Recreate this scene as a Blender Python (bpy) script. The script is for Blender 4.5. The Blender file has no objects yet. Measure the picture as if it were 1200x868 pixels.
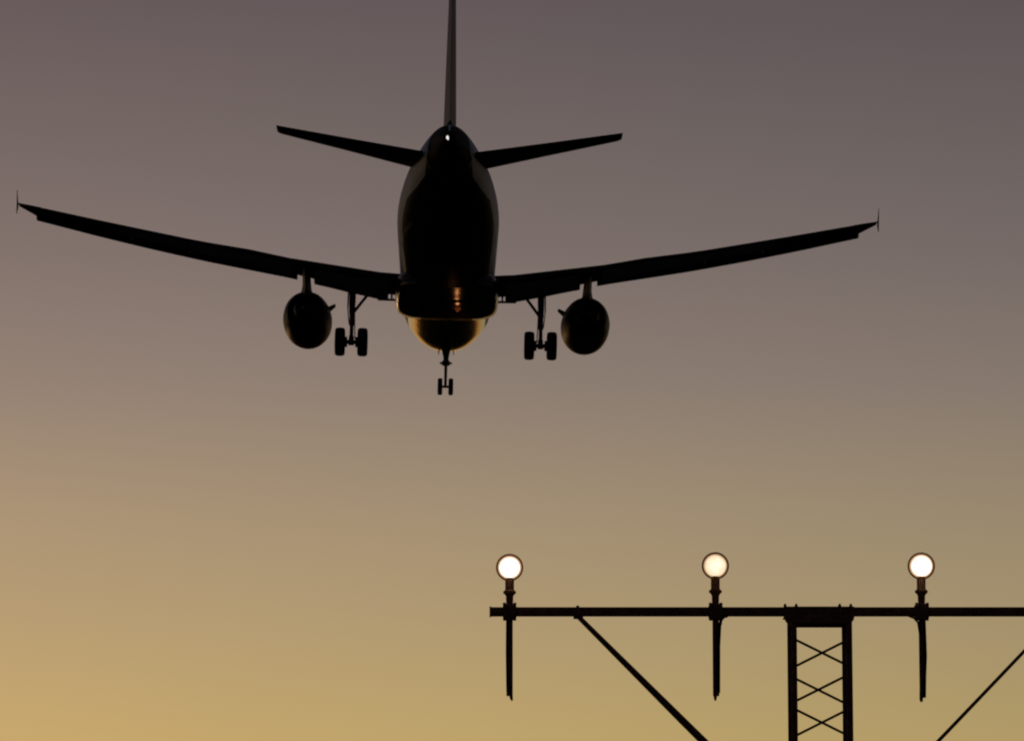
import bpy, bmesh, math, random
import numpy as np
from mathutils import Vector, Matrix

random.seed(7)
SC = bpy.context.scene
COL = SC.collection
R = math.radians
PI = math.pi

# ------------------------------------------------------------------ camera
CAM_PITCH = R(8.0)
CAM_Z = 1.6
F = 4550.0 / 1200.0                       # focal length in picture widths
cam = bpy.data.objects.new('camera', bpy.data.cameras.new('camera'))
COL.objects.link(cam)
cam.location = (0, 0, CAM_Z)
cam.rotation_euler = (R(90) + CAM_PITCH, 0, 0)
cam.data.sensor_fit = 'HORIZONTAL'
cam.data.sensor_width = 36.0
cam.data.lens = 36.0 * F
cam.data.clip_start = 0.5
cam.data.clip_end = 60000
cam.data.dof.use_dof = True               # the long lens is focused on the lamps
cam.data.dof.focus_distance = 34.0
cam.data.dof.aperture_fstop = 16.0
SC.camera = cam

# ------------------------------------------------------------------ exposure
SC.view_settings.view_transform = 'Standard'
SC.view_settings.look = 'None'
SC.view_settings.exposure = 0.0
SC.view_settings.gamma = 1.0
SC.view_settings.use_curve_mapping = False
SC.cycles.filter_width = 2.1              # a long lens at dusk is not razor sharp

# ------------------------------------------------------------------ dusk sky
SUN_EL, SUN_AZ = R(0.5), R(-15)           # azimuth from straight ahead, left negative
world = bpy.data.worlds.new('World')
SC.world = world
world.use_nodes = True
wn, wl = world.node_tree.nodes, world.node_tree.links
bg = wn['Background']
sky = wn.new('ShaderNodeTexSky')
sky.sky_type = 'NISHITA'
sky.sun_disc = False
sky.sun_elevation = SUN_EL
sky.sun_rotation = SUN_AZ
sky.air_density = 1.0
sky.dust_density = 1.0
sky.ozone_density = 1.0
# the layer of dusk haze low over the horizon, by true elevation and by angle from the sunset
tc = wn.new('ShaderNodeTexCoord')
sep = wn.new('ShaderNodeSeparateXYZ')
wl.new(tc.outputs['Generated'], sep.inputs[0])
asn = wn.new('ShaderNodeMath'); asn.operation = 'ARCSINE'
wl.new(sep.outputs['Z'], asn.inputs[0])
deg = wn.new('ShaderNodeMath'); deg.operation = 'MULTIPLY'; deg.inputs[1].default_value = 57.29578 / 40.0
wl.new(asn.outputs[0], deg.inputs[0])
ramp = wn.new('ShaderNodeValToRGB')
ramp.color_ramp.interpolation = 'LINEAR'
STOPS = [(0.0, (.60, .21, .02)), (1.2, (.53, .29, .06)),
         (2.53, (.422, .323, .124)), (4.4, (.353, .272, .140)), (5.9, (.302, .233, .143)),
         (7.8, (.216, .171, .138)), (9.69, (.159, .126, .114)), (11.58, (.121, .096, .089)),
         (13.47, (.0920, .0670, .0690)), (18.0, (.040, .030, .036)), (27.0, (.015, .012, .014)), (40.0, (.004, .004, .005))]
# the angle from the sunset also opens with height, so each stop is levelled at the picture's middle
STOPS = [(d, tuple(k / (1 - 2.15 * .9659 + 2.15 * .9659 * math.cos(R(min(d, 22)))) for k in c)) for d, c in STOPS]
els = ramp.color_ramp.elements
while len(els) < len(STOPS):
    els.new(0.5)
for e, (d, c) in zip(els, STOPS):
    e.position = d / 40.0
for e, (d, c) in zip(els, STOPS):
    e.color = (*c, 1)
wl.new(deg.outputs[0], ramp.inputs[0])
dot = wn.new('ShaderNodeVectorMath'); dot.operation = 'DOT_PRODUCT'
wl.new(tc.outputs['Generated'], dot.inputs[0])
dot.inputs[1].default_value = (math.sin(SUN_AZ), math.cos(SUN_AZ), 0)
fall = wn.new('ShaderNodeMapRange')
fall.inputs['From Min'].default_value = 0.5008   # 1 - 2.15 (cos 15 - cos a)
fall.inputs['From Max'].default_value = 1.0
fall.inputs['To Min'].default_value = 0.0
fall.clamp = False
fall.inputs['To Max'].default_value = 1.0733
wl.new(dot.outputs['Value'], fall.inputs['Value'])
mx = wn.new('ShaderNodeMath'); mx.operation = 'MAXIMUM'; mx.inputs[1].default_value = 0.10
wl.new(fall.outputs[0], mx.inputs[0])
hz = wn.new('ShaderNodeVectorMath'); hz.operation = 'SCALE'
wl.new(ramp.outputs['Color'], hz.inputs[0]); wl.new(mx.outputs[0], hz.inputs['Scale'])
sk = wn.new('ShaderNodeVectorMath'); sk.operation = 'SCALE'; sk.inputs['Scale'].default_value = 0.01
wl.new(sky.outputs[0], sk.inputs[0])
add = wn.new('ShaderNodeVectorMath'); add.operation = 'ADD'
upper = wn.new('ShaderNodeVectorMath'); upper.operation = 'ADD'
upper.inputs[1].default_value = (.012, .013, .020)        # the blue of the high air, all round
wl.new(hz.outputs[0], upper.inputs[0])
wl.new(upper.outputs[0], add.inputs[0]); wl.new(sk.outputs[0], add.inputs[1])
wl.new(add.outputs[0], bg.inputs['Color'])
bg.inputs['Strength'].default_value = 1.0

# the last of the sun, low ahead and to the left
sun = bpy.data.objects.new('sun', bpy.data.lights.new('sun', 'SUN'))
COL.objects.link(sun)
sun.data.energy = 0.02
sun.data.angle = R(0.5)
sun.data.color = (1.0, 0.55, 0.25)
sdir = Vector((math.sin(SUN_AZ) * math.cos(SUN_EL), math.cos(SUN_AZ) * math.cos(SUN_EL), math.sin(SUN_EL)))
sun.rotation_euler = sdir.to_track_quat('Z', 'Y').to_euler()


# ------------------------------------------------------------------ materials
def mat(name, color, rough=0.5, metal=0.0, coat=0.0, noise=0.0, scale=6.0, bump=0.0, spec=0.5):
    m = bpy.data.materials.new(name)
    m.use_nodes = True
    n, l = m.node_tree.nodes, m.node_tree.links
    p = n['Principled BSDF']
    p.inputs['Roughness'].default_value = rough
    p.inputs['Metallic'].default_value = metal
    p.inputs['Coat Weight'].default_value = coat
    p.inputs['Coat Roughness'].default_value = 0.08
    p.inputs['Specular IOR Level'].default_value = spec
    p.inputs['Base Color'].default_value = (*color, 1)
    if noise or bump:
        t = n.new('ShaderNodeTexCoord')
        nz = n.new('ShaderNodeTexNoise')
        nz.inputs['Scale'].default_value = scale
        nz.inputs['Detail'].default_value = 5
        l.new(t.outputs['Object'], nz.inputs['Vector'])
        if noise:
            r = n.new('ShaderNodeMapRange')
            r.inputs['From Min'].default_value = 0.3
            r.inputs['From Max'].default_value = 0.7
            r.inputs['To Min'].default_value = 1 - noise
            r.inputs['To Max'].default_value = 1 + noise
            l.new(nz.outputs['Fac'], r.inputs['Value'])
            s = n.new('ShaderNodeVectorMath'); s.operation = 'SCALE'
            s.inputs[0].default_value = color
            l.new(r.outputs[0], s.inputs['Scale'])
            l.new(s.outputs[0], p.inputs['Base Color'])
        if bump:
            b = n.new('ShaderNodeBump')
            b.inputs['Strength'].default_value = bump
            b.inputs['Distance'].default_value = 0.02
            l.new(nz.outputs['Fac'], b.inputs['Height'])
            l.new(b.outputs[0], p.inputs['Normal'])
    return m


M_WHITE = mat('white_paint', (.74, .75, .78), .5, noise=.05, scale=1.5, spec=.15)
M_BELLY = mat('navy_belly_paint', (.006, .006, .010), .5, noise=.3, scale=2.0, spec=.02)
M_NOSE = mat('polished_nose_belly_paint', (.012, .008, .007), .10, noise=.3, scale=1.5, bump=.35, spec=.22)
M_FAIR = mat('belly_fairing_paint', (.012, .010, .012), .22, noise=.4, scale=1.6, bump=.9, spec=.16)
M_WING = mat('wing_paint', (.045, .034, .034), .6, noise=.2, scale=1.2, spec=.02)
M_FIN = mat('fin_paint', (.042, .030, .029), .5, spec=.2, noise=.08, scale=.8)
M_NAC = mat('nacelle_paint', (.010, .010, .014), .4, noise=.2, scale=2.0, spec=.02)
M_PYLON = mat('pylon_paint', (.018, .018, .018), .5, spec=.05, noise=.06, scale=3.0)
M_HOT = mat('burnt_metal', (.02, .018, .016), .5, metal=.3, noise=.3, scale=5.0)
M_GEAR = mat('gear_metal', (.05, .05, .05), .45, metal=.2, noise=.2, scale=9.0)
M_TYRE = mat('tyre_rubber', (.012, .011, .011), .8, noise=.2, scale=12.0, spec=.2)
M_STEEL = mat('weathered_mast_steel', (.17, .080, .058), .75, noise=.4, scale=18.0, bump=.15, spec=.12)
M_CASE = mat('lamp_casting', (.30, .13, .06), .55, spec=.2, metal=.0, noise=.3, scale=30.0)
M_CABLE = mat('cable_rubber', (.015, .012, .012), .7, spec=.2)
M_CONC = mat('concrete', (.28, .27, .25), .85, noise=.25, scale=5.0, bump=.3)
M_GRASS = mat('dusk_grass', (.035, .045, .018), .9, noise=.5, scale=.6, spec=.0)


def emitter(name, inner, rim, outer, strength, radius, core=.6, mottle=0.0):
    """a lit glass: bright behind the filament, warmer towards its rim"""
    m = bpy.data.materials.new(name)
    m.use_nodes = True
    n, l = m.node_tree.nodes, m.node_tree.links
    p = n['Principled BSDF']
    p.inputs['Base Color'].default_value = (.4, .4, .4, 1)
    p.inputs['Roughness'].default_value = .2
    t = n.new('ShaderNodeTexCoord')
    s = n.new('ShaderNodeSeparateXYZ'); l.new(t.outputs['Object'], s.inputs[0])
    c = n.new('ShaderNodeCombineXYZ'); l.new(s.outputs['X'], c.inputs['X']); l.new(s.outputs['Z'], c.inputs['Y'])
    le = n.new('ShaderNodeVectorMath'); le.operation = 'LENGTH'; l.new(c.outputs[0], le.inputs[0])
    r = n.new('ShaderNodeValToRGB')
    e = r.color_ramp.elements
    e.new(.86)
    for k, (q, c_) in enumerate(((core, inner), (.85, rim), (1.0, outer))):
        e[k].position = q
        e[k].color = (*c_, 1)
    d = n.new('ShaderNodeMath'); d.operation = 'DIVIDE'; d.inputs[1].default_value = radius
    l.new(le.outputs['Value'], d.inputs[0]); l.new(d.outputs[0], r.inputs[0])
    col = r.outputs['Color']
    if mottle:
        nz = n.new('ShaderNodeTexNoise'); nz.inputs['Scale'].default_value = 22.0
        l.new(t.outputs['Object'], nz.inputs['Vector'])
        mr = n.new('ShaderNodeMapRange'); mr.inputs['To Min'].default_value = 1 - mottle; mr.inputs['To Max'].default_value = 1 + mottle
        l.new(nz.outputs['Fac'], mr.inputs['Value'])
        sc = n.new('ShaderNodeVectorMath'); sc.operation = 'SCALE'
        l.new(col, sc.inputs[0]); l.new(mr.outputs[0], sc.inputs['Scale'])
        col = sc.outputs[0]
    l.new(col, p.inputs['Emission Color'])
    p.inputs['Emission Strength'].default_value = strength
    return m


# ------------------------------------------------------------------ mesh helpers
class MB:
    def __init__(self):
        self.v, self.f, self.mi = [], [], []

    def add(self, verts, faces, mi=0):
        o = len(self.v)
        self.v += [tuple(p) for p in verts]
        self.f += [tuple(i + o for i in fc) for fc in faces]
        self.mi += [mi] * len(faces) if isinstance(mi, int) else list(mi)
        return self

    def loft(self, rings, caps=True, mi=0, closed=True):
        n = len(rings[0]); V = [p for r in rings for p in r]; Fc = []
        for i in range(len(rings) - 1):
            for j in range(n if closed else n - 1):
                k = (j + 1) % n
                Fc.append((i * n + j, i * n + k, (i + 1) * n + k, (i + 1) * n + j))
        if caps:
            Fc.append(tuple(range(n))[::-1])
            Fc.append(tuple(range((len(rings) - 1) * n, len(rings) * n)))
        return self.add(V, Fc, mi)

    def tube(self, pts, rad, n=16, mi=0):
        pts = [Vector(p) for p in pts]
        rad = rad if hasattr(rad, '__len__') else [rad] * len(pts)
        rings = []
        up = None
        for i, p in enumerate(pts):
            a = pts[max(i - 1, 0)]; b = pts[min(i + 1, len(pts) - 1)]
            d = (b - a).normalized()
            if up is None:
                up = Vector((0, 0, 1)) if abs(d.z) < .9 else Vector((1, 0, 0))
            s = d.cross(up).normalized(); up = s.cross(d).normalized()
            rings.append([p + (s * math.cos(t) + up * math.sin(t)) * rad[i] for t in [2 * PI * k / n for k in range(n)]])
        return self.loft(rings, mi=mi)

    def box(self, c, s, bev=0.0, rot=None, mi=0):
        bm = bmesh.new()
        bmesh.ops.create_cube(bm, size=1)
        for v in bm.verts:
            v.co = Vector((v.co.x * s[0], v.co.y * s[1], v.co.z * s[2]))
        if bev:
            bmesh.ops.bevel(bm, geom=bm.edges[:], offset=bev, segments=2, profile=.7, affect='EDGES')
        M = Matrix.Translation(c) @ (rot.to_4x4() if rot is not None else Matrix())
        bm.verts.index_update()
        self.add([M @ v.co for v in bm.verts], [[v.index for v in f.verts] for f in bm.faces], mi)
        bm.free()
        return self

    def lathe(self, prof, axis='Y', c=(0, 0, 0), n=40, sz=1.0, mi=0, caps=False):
        """prof: (along, radius)"""
        rings = []
        for a, r in prof:
            ring = []
            for k in range(n):
                t = 2 * PI * k / n
                x, y = r * math.cos(t), r * math.sin(t)
                if axis == 'Y': p = (c[0] + x, c[1] + a, c[2] + y * sz)
                elif axis == 'X': p = (c[0] + a, c[1] + x, c[2] + y)
                else: p = (c[0] + x, c[1] + y, c[2] + a)
                ring.append(p)
            rings.append(ring)
        return self.loft(rings, caps=caps, mi=mi)

    def build(self, name, mats, parent=None, angle=35, kind=None):
        me = bpy.data.meshes.new(name)
        me.from_pydata(self.v, [], self.f)
        for m in (mats if isinstance(mats, (list, tuple)) else [mats]):
            me.materials.append(m)
        me.polygons.foreach_set('material_index', self.mi)
        bm = bmesh.new(); bm.from_mesh(me)
        bmesh.ops.recalc_face_normals(bm, faces=bm.faces[:])
        bm.to_mesh(me); bm.free()
        me.polygons.foreach_set('use_smooth', [True] * len(me.polygons))
        me.set_sharp_from_angle(angle=R(angle))
        o = bpy.data.objects.new(name, me)
        COL.objects.link(o)
        if parent is not None:
            o.parent = parent
        if kind:
            o['kind'] = kind
        return o


def thing(name, label, cat, group=None, M=None):
    o = bpy.data.objects.new(name, None)
    COL.objects.link(o)
    o.empty_display_size = .5
    if M is not None:
        o.matrix_world = M
    o['label'] = label; o['category'] = cat
    if group: o['group'] = group
    return o


def spline(keys, ts):
    """monotone-ish cubic through rows of (t, a, b, ...)"""
    K = np.array(keys, float); t = K[:, 0]; out = []
    for c in range(1, K.shape[1]):
        y = K[:, c]; d = np.diff(y) / np.diff(t); m = np.zeros(len(t))
        m[0], m[-1] = d[0], d[-1]
        for i in range(1, len(t) - 1):
            m[i] = 0 if d[i - 1] * d[i] <= 0 else 2 * d[i - 1] * d[i] / (d[i - 1] + d[i])
        r = []
        for q in ts:
            i = min(max(np.searchsorted(t, q) - 1, 0), len(t) - 2); h = t[i + 1] - t[i]; s = (q - t[i]) / h
            r.append((1 + 2 * s) * (1 - s) ** 2 * y[i] + s * (1 - s) ** 2 * h * m[i] + s * s * (3 - 2 * s) * y[i + 1] + s * s * (s - 1) * h * m[i + 1])
        out.append(r)
    return np.array(out).T


# ------------------------------------------------------------------ the ground (below the picture's lower edge)
g = MB()
N = 40
gv, gf = [], []
for i in range(N + 1):
    for j in range(N + 1):
        u, w = (i / N * 2 - 1), (j / N * 2 - 1)
        gv.append((9000 * u * abs(u), 9000 * w * abs(w), 0.0))
for i in range(N):
    for j in range(N):
        a = i * (N + 1) + j
        gf.append((a, a + N + 1, a + N + 2, a + 1))
g.add(gv, gf)
g.build('ground', M_GRASS, kind='structure')

# ================================================================== THE AIRLINER
# local axes: x right, y forward, z up; B() takes metres aft of the nose, metres right, metres above the body's centre line
X0 = 17.0


def B(x, y, z):
    return Vector((y, X0 - x, z))


camM = Matrix.Translation((0, 0, CAM_Z)) @ Matrix.Rotation(CAM_PITCH, 4, 'X')
att = Matrix.Rotation(0.01849, 4, 'Z') @ Matrix.Rotation(-0.13295, 4, 'X') @ Matrix.Rotation(0.02131, 4, 'Y')
AM = camM @ Matrix.Translation((-2.615, 157.949, 4.577)) @ att
jet = thing('airliner', 'dark twin-engine airliner seen from behind, descending with its landing gear down', 'airplane', M=AM)

# ---- fuselage: rings from nose to tail, with an edge running along the paint line
FUS = [(0.0, .06, -.50, -.62), (.15, .36, -.18, -.98), (.5, .72, .16, -1.28), (1.0, 1.05, .50, -1.50), (2.0, 1.48, 1.12, -1.77),
       (3.0, 1.75, 1.62, -1.92), (4.5, 1.93, 1.97, -2.03), (6.0, 1.975, 2.07, -2.07), (24.0, 1.975, 2.07, -2.07),
       (26.0, 1.95, 2.07, -1.98), (28.0, 1.86, 2.06, -1.70), (30.0, 1.68, 2.05, -1.28), (32.0, 1.40, 2.03, -.78),
       (34.0, 1.03, 1.98, -.24), (35.0, .82, 1.90, .03), (36.0, .60, 1.72, .30), (37.0, .37, 1.43, .58), (37.57, .22, 1.2, .72)]
PAINT = [(0, -1.12), (24.2, -1.10), (26.6, -.83), (28.2, -.45), (30.5, -.02), (32.5, .08), (33.9, .23), (34.9, .68), (35.15, 1.3), (35.4, 2.1), (37.57, 2.1)]
xs = sorted(set(list(np.linspace(0, 1, 9)) + list(np.linspace(1, 6, 16)) + list(np.linspace(6, 24, 13)) + list(np.linspace(24, 37.57, 42))))
FS = spline(FUS, xs)
PT = np.interp(xs, [p[0] for p in PAINT], [p[1] for p in PAINT])
NT, NB = 22, 18
fus = MB()
rings = []
for x, (hw, zt, zb), zp in zip(xs, FS, PT):
    zc, hh = (zt + zb) / 2, (zt - zb) / 2
    c = max(-.98, min(.995, (zp - zc) / hh))
    tb = math.acos(c)                    # angle from the top where the dark paint begins
    th = [-tb + 2 * tb * k / NT for k in range(NT)] + [tb + (2 * PI - 2 * tb) * k / NB for k in range(NB)]
    rings.append([B(x, hw * math.sin(t), zc + hh * math.cos(t)) for t in th])
n = NT + NB
mis = []
for i in range(len(rings) - 1):
    mis += [0] * NT + [1 if xs[i] > 14 else 2] * NB
fus.loft(rings, caps=True, mi=mis + [2, 1])
body = fus.build('fuselage', [M_WHITE, M_BELLY, M_NOSE], jet, angle=40)

# belly fairing over the wing box and wheel bays
bf = MB()
FR = [(12.2, 1.2, -1.45, -1.60), (13.2, 1.75, -1.25, -1.90), (14.2, 2.02, -1.05, -2.12), (15.2, 2.07, -.98, -2.30), (16.4, 2.08, -.95, -2.46),
      (17.8, 2.08, -.95, -2.60), (19.3, 2.05, -.98, -2.48), (20.3, 1.99, -1.05, -2.32), (21.3, 1.86, -1.2, -2.16), (22.4, 1.2, -1.7, -2.06)]
fx = np.linspace(12.2, 22.4, 26)
rings = []
for x, (hw, zt, zb) in zip(fx, spline(FR, fx)):
    zc, hh = (zt + zb) / 2, (zt - zb) / 2
    ring = []
    for k in range(44):
        t = 2 * PI * k / 44
        s, c = math.sin(t), math.cos(t)
        e = 2 / 3.6
        ring.append(B(x, hw * math.copysign(abs(s) ** e, s), zc + hh * math.copysign(abs(c) ** e, c)))
    rings.append(ring)
bf.loft(rings)
fair = bf.build('belly_fairing', M_FAIR, jet)
for s in (-1, 1):
    d = MB()
    for (xc, L, yy, w) in ((18.1, 1.9, .56, .98), (20.0, .9, .5, .8)):
        d.box(B(xc, s * yy, -2.57 if xc < 19 else -2.372), (w, L, .03), .012, rot=Matrix.Rotation(0 if xc < 19 else R(-6), 3, 'X'))
    d.build('wheel_bay_door', M_FAIR, fair)
# anti-collision beacon, tail lamp, exhaust of the auxiliary unit, drain mast
M_BEACON = emitter('red_beacon_glass', (.9, .20, .06), (.8, .15, .04), (.6, .10, .02), .09, .12)
M_TAILLAMP = emitter('white_tail_lamp', (1, .97, .92), (.95, .9, .85), (.9, .85, .8), .9, .12)
MB().lathe([(0, .12), (.06, .115), (.12, .08), (.15, .01)], axis='Z', c=(0, 0, 0), n=20, caps=True).build('beacon', M_BEACON, body).matrix_local = Matrix.Translation(B(19.6, .45, -2.44)) @ Matrix.Rotation(PI, 4, 'X')
bl = bpy.data.objects.new('beacon_light', bpy.data.lights.new('beacon_light', 'POINT'))
COL.objects.link(bl)
bl.parent = body
bl.location = B(18.9, .42, -3.02)  # added lamp hung clear of the beacon, puts an amber patch on the fairing
bl.data.energy = 3.0
bl.data.specular_factor = 0.0
bl.data.color = (1.0, .36, .12)
bl.data.shadow_soft_size = .06
tl = MB().lathe([(-.10, .02), (-.07, .05), (0, .065)], c=(0, 0, 0), n=20, caps=True, sz=2.0).build('tail_lamp', M_TAILLAMP, body)
tl.location = B(37.50, -.07, .93)
MB().lathe([(0, .19), (-.10, .17), (-.10, .13), (.25, .12)], c=B(37.5, 0, 1.0), n=24, caps=True, sz=1.15).build('auxiliary_exhaust', M_HOT, body)
MB().loft([[B(x, s * .02, z) for x, s in ((a, -1), (a + w, -1), (a + w, 1), (a, 1))] for a, w, z in ((24.0, .35, -2.04), (24.2, .2, -2.32))]).build('antenna', M_BELLY, body)
MB().loft([[B(x, s * .02, z) for x, s in ((a, -1), (a + w, -1), (a + w, 1), (a, 1))] for a, w, z in ((9.0, .35, 2.04), (9.25, .2, 2.35))]).build('antenna', M_WHITE, body)


# ---- aerofoil surfaces
def foil(tc, c0=0.0, c1=1.0, n=14, camber=.015):
    """closed outline between two chord fractions: upper from front to back, lower back"""
    def th(x): return 5 * tc * (.2969 * math.sqrt(x) - .126 * x - .3516 * x * x + .2843 * x ** 3 - .1015 * x ** 4)
    def cam_(x): return camber * 4 * x * (1 - x)
    q = [c0 + (c1 - c0) * (1 - math.cos(PI * k / n)) / 2 for k in range(n + 1)]
    up = [(x, cam_(x) + th(x)) for x in q]
    lo = [(x, cam_(x) - th(x)) for x in q[::-1]]
    if c0 == 0: lo = lo[:-1]
    return up + lo


# span station: y, leading edge x, leading edge z, chord, trailing edge z, thickness
WING = [(0.0, 10.6, -.46, 7.7, -1.06, .10), (1.9, 11.5, -.60, 6.8, -1.00, .10), (2.8, 11.95, -.58, 6.32, -.93, .105), (4.5, 12.9, -.42, 5.35, -.70, .12),
        (6.4, 14.0, -.19, 4.2, -.40, .115), (8.0, 14.86, -.04, 3.82, -.12, .11), (10.0, 15.92, .14, 3.28, .10, .11), (12.0, 16.98, .37, 2.78, .40, .108),
        (14.0, 18.03, .63, 2.33, .69, .105), (16.0, 19.10, .92, 1.90, .99, .10), (16.5, 19.38, .985, 1.78, 1.06, .098), (17.05, 20.25, 1.17, 1.0, 1.14, .09)]


def wing_at(y):
    W = np.array(WING)
    return [float(np.interp(y, W[:, 0], W[:, k])) for k in range(1, 6)]


def place(sec, y, s):
    """section point list (chord fractions) to body space at span y"""
    xl, zl, c, zt, tc = wing_at(y)
    a = math.atan2(zl - zt, c)
    return [B(xl + c * (px * math.cos(a) + pz * math.sin(a)), s * y, zl + c * (-px * math.sin(a) + pz * math.cos(a))) for px, pz in sec]


def rot2(sec, piv, ang, off=(0, 0)):
    ca, sa = math.cos(ang), math.sin(ang)
    return [(piv[0] + (x - piv[0]) * ca + (z - piv[1]) * sa + off[0], piv[1] - (x - piv[0]) * sa + (z - piv[1]) * ca + off[1]) for x, z in sec]


def span(a, b, k):
    return [a + (b - a) * i / (k - 1) for i in range(k)]


def make_wing(s):
    w = MB()
    # fixed box: nose to 80 per cent of chord, full chord at the tip
    ys = span(0.0, 6.4, 8) + span(7.2, 16.1, 12)
    w.loft([place(foil(wing_at(y)[4], .0, .86), y, s) for y in ys])
    w.loft([place(foil(wing_at(y)[4], .0, 1.0), y, s) for y in (16.13, 16.5, 16.8, 17.05)])
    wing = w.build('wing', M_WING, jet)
    # slats run forward and droop: one inboard of the engine, four outboard
    for (a, b) in ((2.85, 5.52), (6.22, 8.55), (8.552, 11.05), (11.052, 13.55), (13.552, 16.48)):
        sl = MB(); rr = []
        for y in span(a, b, 5):
            tc = wing_at(y)[4]
            k = .16 if y > 5.5 else .13
            o = [p for p in foil(tc * 1.05, 0, k, 8)]
            rr.append(place(rot2(o, (0.0, 0.0), R(-25), (-.085, -.052 if y < 5.5 else -.060 - .004 * (y - 6))), y, s))
        sl.loft(rr)
        sl.build('slat', M_WING, wing)
    # flaps at full deflection, then the drooped aileron
    for nm, a, b, ch, dfl, ox, oz in (('flap', 2.35, 5.35, .235, 33, .90, -.035), ('flap', 6.25, 13.1, .25, 33, .89, -.030), ('aileron', 13.2, 16.05, .16, 6, .865, .0)):
        fl = MB(); rr = []
        for y in span(a, b, 7):
            o = [(ox + x * ch, oz + z * ch) for x, z in foil(.13, 0, 1, 10, .02)]
            rr.append(place(rot2(o, (ox, oz), R(dfl)), y, s))
        fl.loft(rr)
        fl.build(nm, M_WING, wing)
    # flap track fairings under the trailing edge
    for y in (4.25, 7.9, 10.3, 12.6):
        xl, zl, c, zt, tc = wing_at(y)
        L = max(1.5, c * .55); x0 = xl + c * .62; z0 = (zl + zt) / 2 - tc * c * .42
        MB().loft([[B(x0 + L * t, s * y + rr_ * .55 * math.cos(q), z0 - .10 - (.35 * max(0, t - .45)) * L + rr_ * math.sin(q)) for q in [2 * PI * k / 16 for k in range(16)]]
                   for t, rr_ in ((0, .03), (.12, .10), (.35, .17), (.6, .16), (.85, .09), (1.0, .02))]).build('flap_track_fairing', M_WING, wing)
    # wing tip fence
    tf = MB()
    xl, zl, c, zt, tc = wing_at(17.05)
    xl, c = 19.62, 1.62
    zc = (zl + zt) / 2
    prof = [(xl + .55, 0), (xl + 1.45, .50), (xl + 1.75, .48), (xl + c + .05, .05), (xl + c + .02, -.12), (xl + 1.62, -.42), (xl + 1.45, -.42)]
    tf.loft([[B(x, s * (17.06 + dy + .07 * abs(z) + .085 * (xl + 1.4 - x)), zc + z) for x, z in prof] for dy in (0, .022)])
    tf.build('wing_tip_fence', M_WING, wing)
    # root of the leading edge: the bracket that carries the inner slat
    tr = MB()
    tr.tube([B(11.95, s * 2.9, -1.0), B(11.75, s * 2.0, -.98)], .05, 10)
    for y in (2.32, 2.72):
        tr.tube([B(11.9, s * y, -.98), B(12.1, s * y, -.6)], .04, 8)
    tr.build('slat_bracket', M_GEAR, wing)
    return wing


wing_l = make_wing(-1)
wing_r = make_wing(1)


def make_engine(s):
    cy, cz = s * 5.79, -2.06
    e = MB()
    c = B(0, cy, cz)

    def prof(p): return [(-x, r * .96) for x, r in p]
    outer = [(14.95, .80), (14.6, .885), (14.0, .985), (13.2, 1.045), (12.4, 1.06), (11.7, 1.035), (11.3, .985), (11.12, .92), (11.15, .86), (11.4, .83), (12.1, .86), (12.15, .02)]
    inner = [(14.95, .80), (14.9, .775), (14.3, .80), (13.6, .82), (13.55, .4)]
    e.lathe(prof(outer), c=c, sz=1.075, n=56)
    e.lathe(prof(inner), c=c, sz=1.075, n=56)
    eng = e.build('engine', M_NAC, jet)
    MB().lathe(prof([(13.5, .62), (14.3, .62), (15.2, .52), (15.9, .42), (15.88, .39), (15.3, .38), (15.25, .05)]), c=c, n=40).build('core_cowl', M_HOT, eng)
    MB().lathe(prof([(15.24, .24), (15.7, .22), (16.2, .12), (16.5, .02)]), c=c, n=28, caps=True).build('exhaust_cone', M_HOT, eng)
    st = MB()
    a = R(27)
    pts = [(12.2, .98), (12.9, 1.30), (13.4, 1.30), (13.5, 1.0)]
    st.loft([[B(x, cy - s * (r * math.cos(a) - d * math.sin(a)), cz + r * math.sin(a) + d * math.cos(a)) for x, r in pts] for d in (-.03, .03)])
    st.build('nacelle_strake', M_NAC, eng)
    # pylon from nacelle top to the wing
    py = MB()
    rr = []
    for z, xa, xb, hw in ((-1.45, 12.2, 15.3, .42), (-1.18, 12.5, 15.9, .26), (-1.0, 12.8, 16.3, .19), (-.75, 13.2, 17.0, .17), (-.35, 14.2, 17.2, .14)):
        o = [(0, 0), (.12, .7), (.35, 1), (.7, .8), (1, .08)]
        ring = [B(xa + (xb - xa) * t, cy + hw * k, z) for t, k in o] + [B(xa + (xb - xa) * t, cy - hw * k, z) for t, k in o[-1:0:-1]]
        rr.append(ring)
    py.loft(rr)
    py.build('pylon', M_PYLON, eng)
    return eng


make_engine(-1)
make_engine(1)


# ---- tail
def make_stab(s):
    st = [(0.3, 30.7, .92, 4.4, .82, .10), (.9, 31.05, 1.06, 3.95, .93, .10), (3.5, 32.4, 1.40, 2.65, 1.32, .10), (6.12, 33.85, 1.72, 1.55, 1.67, .10), (6.25, 34.0, 1.74, 1.36, 1.70, .09)]

    def at(y, sec):
        W = np.array(st)
        xl, zl, c, zt, tc = [float(np.interp(y, W[:, 0], W[:, k])) for k in range(1, 6)]
        a = math.atan2(zl - zt, c)
        return [B(xl + c * (px * math.cos(a) + pz * math.sin(a)), s * y, zl + c * (-px * math.sin(a) + pz * math.cos(a))) for px, pz in sec]
    m = MB().loft([at(y, foil(.10, 0, .70, 12, -.008)) for y in (.3, .9, 2, 3.5, 5, 5.8)])
    m.loft([at(y, foil(t, 0, 1.0, 12, -.008)) for y, t in ((5.802, .10), (6.12, .10), (6.25, .08))])
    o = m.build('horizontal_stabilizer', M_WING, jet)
    MB().loft([at(y, foil(.10, .702, 1.0, 8, -.008)) for y in (.95, 2, 3.5, 5, 5.8)]).build('elevator', M_WING, o)


make_stab(-1)
make_stab(1)


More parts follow.
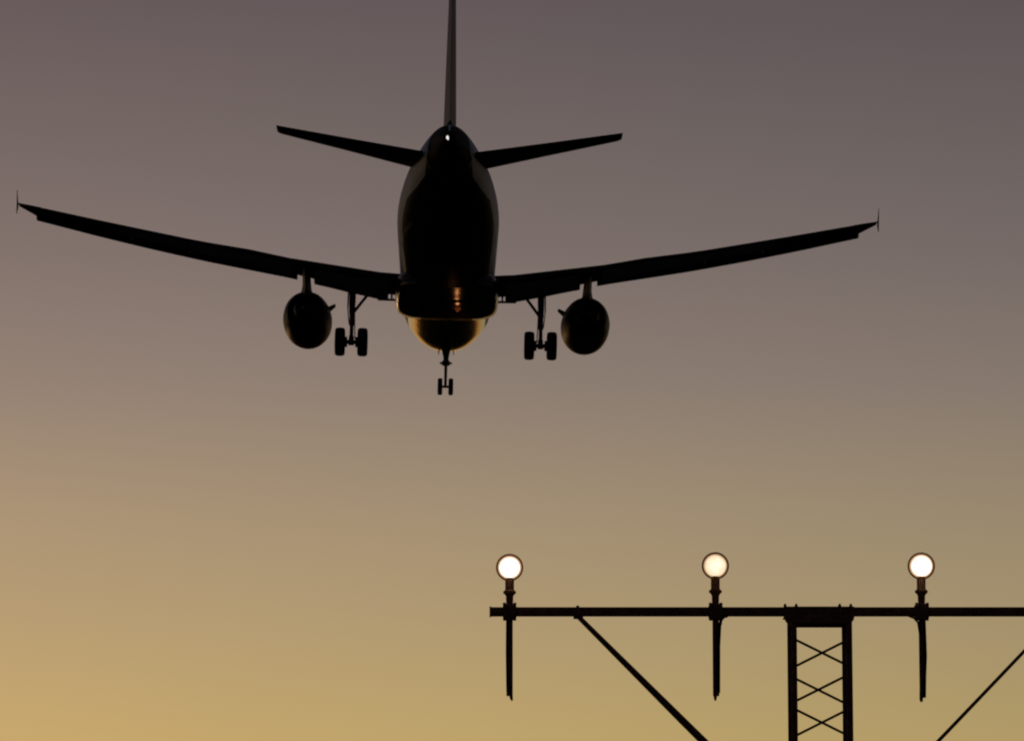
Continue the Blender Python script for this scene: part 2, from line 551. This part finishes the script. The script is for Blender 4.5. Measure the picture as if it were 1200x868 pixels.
def fin_at(z, sec):
    t = (z - 1.8) / 6.2
    xl = 30.0 + 4.5 * t; c = (35.6 + .75 * t) - xl
    return [B(xl + c * px, c * pz, z) for px, pz in sec]


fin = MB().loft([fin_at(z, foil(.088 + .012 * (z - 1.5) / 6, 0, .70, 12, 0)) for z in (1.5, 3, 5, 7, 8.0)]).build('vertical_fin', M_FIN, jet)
MB().loft([fin_at(z, foil(.088 + .012 * (z - 1.5) / 6, .702, 1.0, 8, 0)) for z in (2.0, 3, 5, 7, 7.95)]).build('rudder', M_FIN, fin)
MB().loft([[B(x, y, z) for x, y, z in ((27.2, .03, 2.03), (31, .16, 2.0), (31, -.16, 2.0), (27.2, -.03, 2.03))], [B(x, y, z) for x, y, z in ((27.3, .01, 2.05), (31.2, .12, 3.0), (31.2, -.12, 3.0), (27.3, -.01, 2.05))]]).build('dorsal_fillet', M_FIN, fin)


# ---- landing gear
def wheel_bm(c, r, w):
    h = w / 2
    m = MB()
    m.lathe([(-h * .9, r * .55), (-h, r * .72), (-h * .96, r * .88), (-h * .75, r * .97), (-h * .3, r), (h * .3, r), (h * .75, r * .97), (h * .96, r * .88), (h, r * .72), (h * .9, r * .55)], axis='X', c=c, n=40, mi=0)
    m.lathe([(-h * .9, r * .55), (-h * .7, r * .50), (-h * .6, r * .2), (-h * .85, r * .16), (-h * .85, .01)], axis='X', c=c, n=32, mi=1)
    m.lathe([(h * .9, r * .55), (h * .7, r * .50), (h * .6, r * .2), (h * .85, r * .16), (h * .85, .01)], axis='X', c=c, n=32, mi=1)
    return m


def main_gear(s):
    y, x = s * 3.82, 17.75
    zc = -3.64
    m = MB()
    m.tube([B(16.9, y, -.75), B(17.35, y, -1.9), B(17.55, y, -2.45)], [.14, .135, .12], 18)
    m.tube([B(17.55, y, -2.44), B(17.68, y, -2.95)], .105, 18)
    m.tube([B(17.66, y, -2.85), B(17.75, y, zc + .1)], .078, 16)
    m.tube([B(x, y - .36, zc), B(x, y + .36, zc)], .085, 16)
    m.tube([B(17.73, y, zc + .25), B(x, y, zc - .12)], [.10, .12], 16)
    for k in (-1, 1):   # brake packs
        m.lathe([(-.08, .21), (.08, .21)], axis='X', c=B(x, y + k * .24, zc), n=24, caps=True)
    gear = m.build('main_landing_gear', M_GEAR, jet)
    MB().tube([B(17.6, y, -2.72), B(17.9, y, -2.95), B(17.95, y, -3.2), B(17.8, y, zc + .12)], [.05, .045, .045, .05], 8).build('torque_link', M_GEAR, gear)
    MB().tube([B(17.6, y, -2.50), B(17.25, s * 3.42, -1.9), B(17.05, s * 2.95, -1.25)], [.065, .06, .065], 10).build('side_brace', M_GEAR, gear)
    MB().tube([B(17.5, y - s * .1, -2.2), B(17.9, y - s * .13, -3.0), B(17.85, y - s * .15, zc + .1)], .022, 6).build('brake_hose', M_CABLE, gear)
    # door on the outer side of the leg
    d = MB()
    rr = []
    for z, w0, o_ in ((-.95, .55, .10), (-1.6, .52, .14), (-2.2, .45, .15), (-2.75, .25, .10), (-2.9, .08, .06)):
        rr.append([B(17.3 - w0, y + s * (o_ + .015), z), B(17.3 + w0 * .8, y + s * (o_ + .015), z), B(17.3 + w0 * .8, y + s * (o_ + .05), z), B(17.3 - w0, y + s * (o_ + .05), z)])
    d.loft(rr)
    d.build('leg_door', M_WING, gear)
    for k in (-1, 1):
        wheel_bm(B(x, y + k * .455, zc), .575, .41).build('wheel', [M_TYRE, M_GEAR], gear)


main_gear(-1)
main_gear(1)

x, zc = 5.1, -3.74
m = MB()
m.tube([B(5.35, 0, -1.9), B(5.2, 0, -2.75)], [.13, .115], 16)
m.tube([B(5.21, 0, -2.7), B(5.1, 0, zc + .05)], [.075, .06], 14)
m.lathe([(-.1, .17), (.1, .17)], axis='Z', c=B(5.2, 0, -2.72), n=20, caps=True)
m.tube([B(5.2, -.26, -2.72), B(5.2, .26, -2.72)], .05, 10)
m.tube([B(x, -.2, zc), B(x, .2, zc)], .055, 12)
ng = m.build('nose_landing_gear', M_GEAR, jet)
MB().tube([B(5.25, 0, -2.85), B(5.5, 0, -3.1), B(5.45, 0, -3.3), B(5.15, 0, -3.55)], [.05, .045, .045, .05], 8).build('torque_link', M_GEAR, ng)
for s in (-1, 1):
    MB().tube([B(5.25, s * .06, -2.6), B(5.9, s * .22, -1.95)], .035, 8).build('drag_brace', M_GEAR, ng)
    wheel_bm(B(x, s * .235, zc), .37, .21).build('wheel', [M_TYRE, M_GEAR], ng)
    dr = MB()
    dr.loft([[B(xx, s * (yy + t), z) for xx, z, yy in ((4.7, -1.98, .27), (6.2, -2.04, .27), (6.1, -2.34, .31), (4.8, -2.30, .31))] for t in (0, .03)])
    dr.build('bay_door', M_WHITE, ng)

# ================================================================== APPROACH LIGHT STRUCTURE
YB = 28.0                                 # metres from the camera to the beam


def at(u, v, Y=YB):
    """where the sight line of the surveyed point (u, v) meets the upright plane Y metres ahead"""
    d = Matrix.Rotation(CAM_PITCH, 3, 'X') @ Vector(((u - 600) / 4550, 1, (434 - v) / 4550))
    return Vector((0, 0, CAM_Z)) + d * (Y / d.y)


BZ = at(960, 716.5).z                     # height of the beam's centre line
PX = at(961, 716.5).x - at(960, 716.5).x  # metres per unit at the beam
bx0, bxc = at(574, 716.5).x, at(960, 716.5).x
bx1 = 2 * bxc - bx0
BR = .0325
mast = thing('approach_light_mast', 'dark steel lattice mast carrying a long horizontal beam with two slanting struts', 'mast', M=Matrix.Translation((bxc, YB, 0)))


def L(p):                                 # world to mast space
    return Vector((p[0] - bxc, p[1] - YB, p[2]))


bm_ = MB()
bm_.box(L(((bx0 + bx1) / 2, YB, BZ)), (bx1 - bx0, .062, 2 * BR), .006)
bm_.box(L((bx0 + .004, YB, BZ)), (.012, .068, 2 * BR + .008), .003)
beam = bm_.build('crossbar', M_STEEL, mast)

# lattice tower: four tube legs, two zigzag bars on each face
W2 = .198                                 # half width between leg centres
LR = .021
TOP = at(960, 733).z
for sx in (-1, 1):
    for sy in (-1, 1):
        t = MB()
        t.tube([(sx * W2, sy * W2, .02), (sx * W2, sy * W2, TOP + .03)], LR, 14)
        t.tube([(sx * W2, sy * W2, .10), (sx * W2, sy * W2, .13)], LR * 1.9, 14)
        for zz in (TOP - 1.95,):                     # sleeve joints
            t.tube([(sx * W2, sy * W2, zz), (sx * W2, sy * W2, zz + .12)], LR * 1.3, 14)
        t.build('mast_leg', M_STEEL, mast)
step, drop = 40.6 * PX, 32.0 * PX
hx = W2


def zig(fixed, axis, z0, flip):
    z = z0; a = flip; first = True
    while z - drop > .15:
        p, q = (-hx * a, hx * a)
        if axis == 'x':
            pts = [(p, fixed, z), (q, fixed, z - drop)]
        else:
            pts = [(fixed, p, z), (fixed, q, z - drop)]
        MB().tube(pts, .0092, 8).build('diagonal_bar', M_STEEL, mast)
        z -= step; a = -a


zA = at(930, 750.5).z
zB = at(990, 751).z
zig(-W2, 'x', zA, 1)
zig(W2, 'x', zB + .012, -1)
zig(-W2, 'y', zA - .02, 1)
zig(W2, 'y', zB - .04, -1)

# head plate that joins tower and beam: cheeks with rounded lower corners, bolts above
hp = MB()
hw, ht = 40.5 * PX, 17 * PX
for yy in (-.038, .038):
    z1 = BZ + .036
    z0 = at(960, 732.5).z
    out = [(-hw, z1), (hw, z1), (hw, z0 + .055), (hw - .006, z0 + .036), (hw - .020, z0 + .018), (hw - .032, z0), (-hw + .032, z0), (-hw + .020, z0 + .018), (-hw + .006, z0 + .036), (-hw, z0 + .055)]
    hp.loft([[(px, yy + dy, pz) for px, pz in out] for dy in (-.005, .005)])
hp.box((0, 0, z0 + .006), (2 * W2 + .03, 2 * W2 + .03, .012), .003)
hp.build('head_plate', M_STEEL, mast)
for px in (920, 933, 984, 997):
    q = L(at(px, 716.5))
    b = MB()
    b.tube([(q.x, -.048, BZ - .05), (q.x, -.048, BZ + .04), (q.x, -.02, BZ + .051), (q.x, .02, BZ + .051), (q.x, .048, BZ + .04), (q.x, .048, BZ - .05)], .008, 8)
    for yy in (-.048, .048):
        b.tube([(q.x, yy, BZ - .052), (q.x, yy, BZ - .040)], .015, 6)
    b.build('u_bolt', M_STEEL, mast)

# slanting struts from the beam down to the legs
p0 = L(at(677, 722)); p1 = L(at(921, 965))
m = MB()
m.tube([p0 + Vector((.004, -.02, -.002)), p0.lerp(p1, .5) + Vector((0, -.03, 0)), p1 + Vector((0, -.10, 0))], [.018, .028, .033], 14)
m.box((p0.x + .004, 0, BZ - BR - .010), (.07, .06, .016), .003)
m.tube([(p0.x, -.01, BZ + BR - .005), (p0.x, -.01, BZ + BR + .012)], .013, 6)
m.build('support_strut', M_STEEL, mast)
q0 = L(at(1239, 722)); q1 = L(at(998, 974))
m = MB()
m.tube([q0, q0.lerp(q1, .5), q1 + Vector((0, .05, 0))], [.0125, .0135, .015], 14)
m.box((q0.x, 0, BZ - BR - .010), (.07, .06, .016), .003)
m.build('support_strut', M_STEEL, mast)

MB().box((0, 0, .06), (.9, .9, .24), .03).build('concrete_footing', M_CONC, mast)

# ------------------------------------------------------------------ the approach lights, each clamped to the beam
LENS_W = emitter('lit_lens', (1, .92, .80), (.125, .098, .068), (.050, .029, .015), 9.0, .083)
LENS_C = emitter('lit_lens_cream', (.30, .26, .195), (.235, .185, .12), (.09, .052, .028), 4.2, .083, core=.3, mottle=.22)


def approach_light(u, label, lens_mat, kind, vlamp):
    base = at(u, 716.5)
    t = thing('approach_light', label, 'lamp', 'approach lights along the crossbar', M=Matrix.Translation((base.x, YB, BZ)))
    up = at(u, vlamp).z - BZ              # lamp centre above the beam
    tilt = Matrix.Rotation(R(7), 3, 'X')  # aimed a little above the camera, at the glide path
    # clamp round the beam
    c = MB()
    c.box((0, -.046, 0), (.098, .030, .104), .010)
    c.box((0, .046, 0), (.098, .030, .104), .010)
    c.box((0, 0, BR + .012), (.07, .11, .020), .006)
    c.box((0, 0, -BR - .014), (.085, .11, .024), .008)
    for sx in (-1, 1):
        c.tube([(sx * .038, -.03, -.066), (sx * .038, -.03, .064)], .009, 8)
        c.tube([(sx * .038, -.03, .052), (sx * .038, -.03, .060)], .014, 6)
    c.build('clamp', M_STEEL, t)
    # stem with a knuckle under the lamp
    s = MB()
    z0, z1 = BR + .015, up - .092
    s.lathe([(z0, .024), (z0 + .03, .026), (z0 + (z1 - z0) * .36, .027), (z0 + (z1 - z0) * .46, .040), (z0 + (z1 - z0) * .56, .040), (z0 + (z1 - z0) * .62, .032), (z1, .032), (z1 + .02, .030)], axis='Z', n=20, caps=True)
    s.tube([(-.046, 0, z0 + (z1 - z0) * .51), (.046, 0, z0 + (z1 - z0) * .51)], .010, 8)
    s.build('stem', M_CASE, t)
    # bowl with a rim
    h = MB()
    h.lathe([(.11, .02), (.10, .045), (.055, .075), (.01, .092), (-.018, .0985), (-.030, .0985), (-.034, .094), (-.030, .0865), (-.012, .084), (.05, .06), (.07, .01)], axis='Y', n=48)
    hd = h.build('lamp_housing', M_CASE, t)
    hd.matrix_local = Matrix.Translation((0, 0, up)) @ tilt.to_4x4()
    g = MB().lathe([(-.014, .0845), (-.026, .083), (-.048, .067), (-.062, .040), (-.067, .004)], axis='Y', n=40, caps=True)
    g.build('lens', lens_mat, hd)
    # conduit hanging below the clamp with its cable tail
    d = MB()
    zb = at(u, 815 if kind != 2 else 817).z - BZ
    r = .0230
    d.tube([(0, 0, -BR - .02), (0, 0, zb)], r, 16)
    d.build('conduit', M_STEEL, t)
    e = MB()
    if kind == 0:
        e.tube([(.010, 0, zb + .05), (.012, 0, zb - .012), (.018, 0, zb - .034)], [.012, .012, .006], 8)
        e.tube([(-.02, -.026, -.06), (-.022, -.03, -.3), (-.018, -.026, zb + .03)], .007, 6)
    elif kind == 1:
        e.tube([(-.004, 0, zb + .05), (-.006, 0, zb - .012), (-.006, 0, zb - .034)], [.013, .012, .006], 8)
        e.tube([(.085, -.030, -.030), (.058, -.032, -.038), (.038, -.032, -.060), (.027, -.030, -.11), (.019, -.028, -.25), (.016, -.026, zb + .02)], .012, 8)
    else:
        e.tube([(-.010, 0, zb + .05), (-.012, 0, zb - .012), (-.010, 0, zb - .030)], [.014, .013, .009], 8)
        e.tube([(.018, -.02, -.06), (.021, -.024, -.22), (.023, -.024, -.32), (.016, -.022, -.46), (.012, -.02, zb + .01)], .009, 8)
        e.tube([(-.10, -.03, -.030), (-.06, -.034, -.046), (-.03, -.034, -.08), (-.018, -.03, -.16)], .008, 8)
    e.build('cable', M_CABLE, t)
    return t


approach_light(597.2, 'brightest white round approach light standing beside the free end of the beam', LENS_W, 0, 664.5)
approach_light(838.5, 'dimmer cream round approach light between the slanting strut and the lattice mast', LENS_C, 1, 662.5)
approach_light(1080.0, 'white round approach light on the beam right of the lattice mast', LENS_W, 2, 662.8)
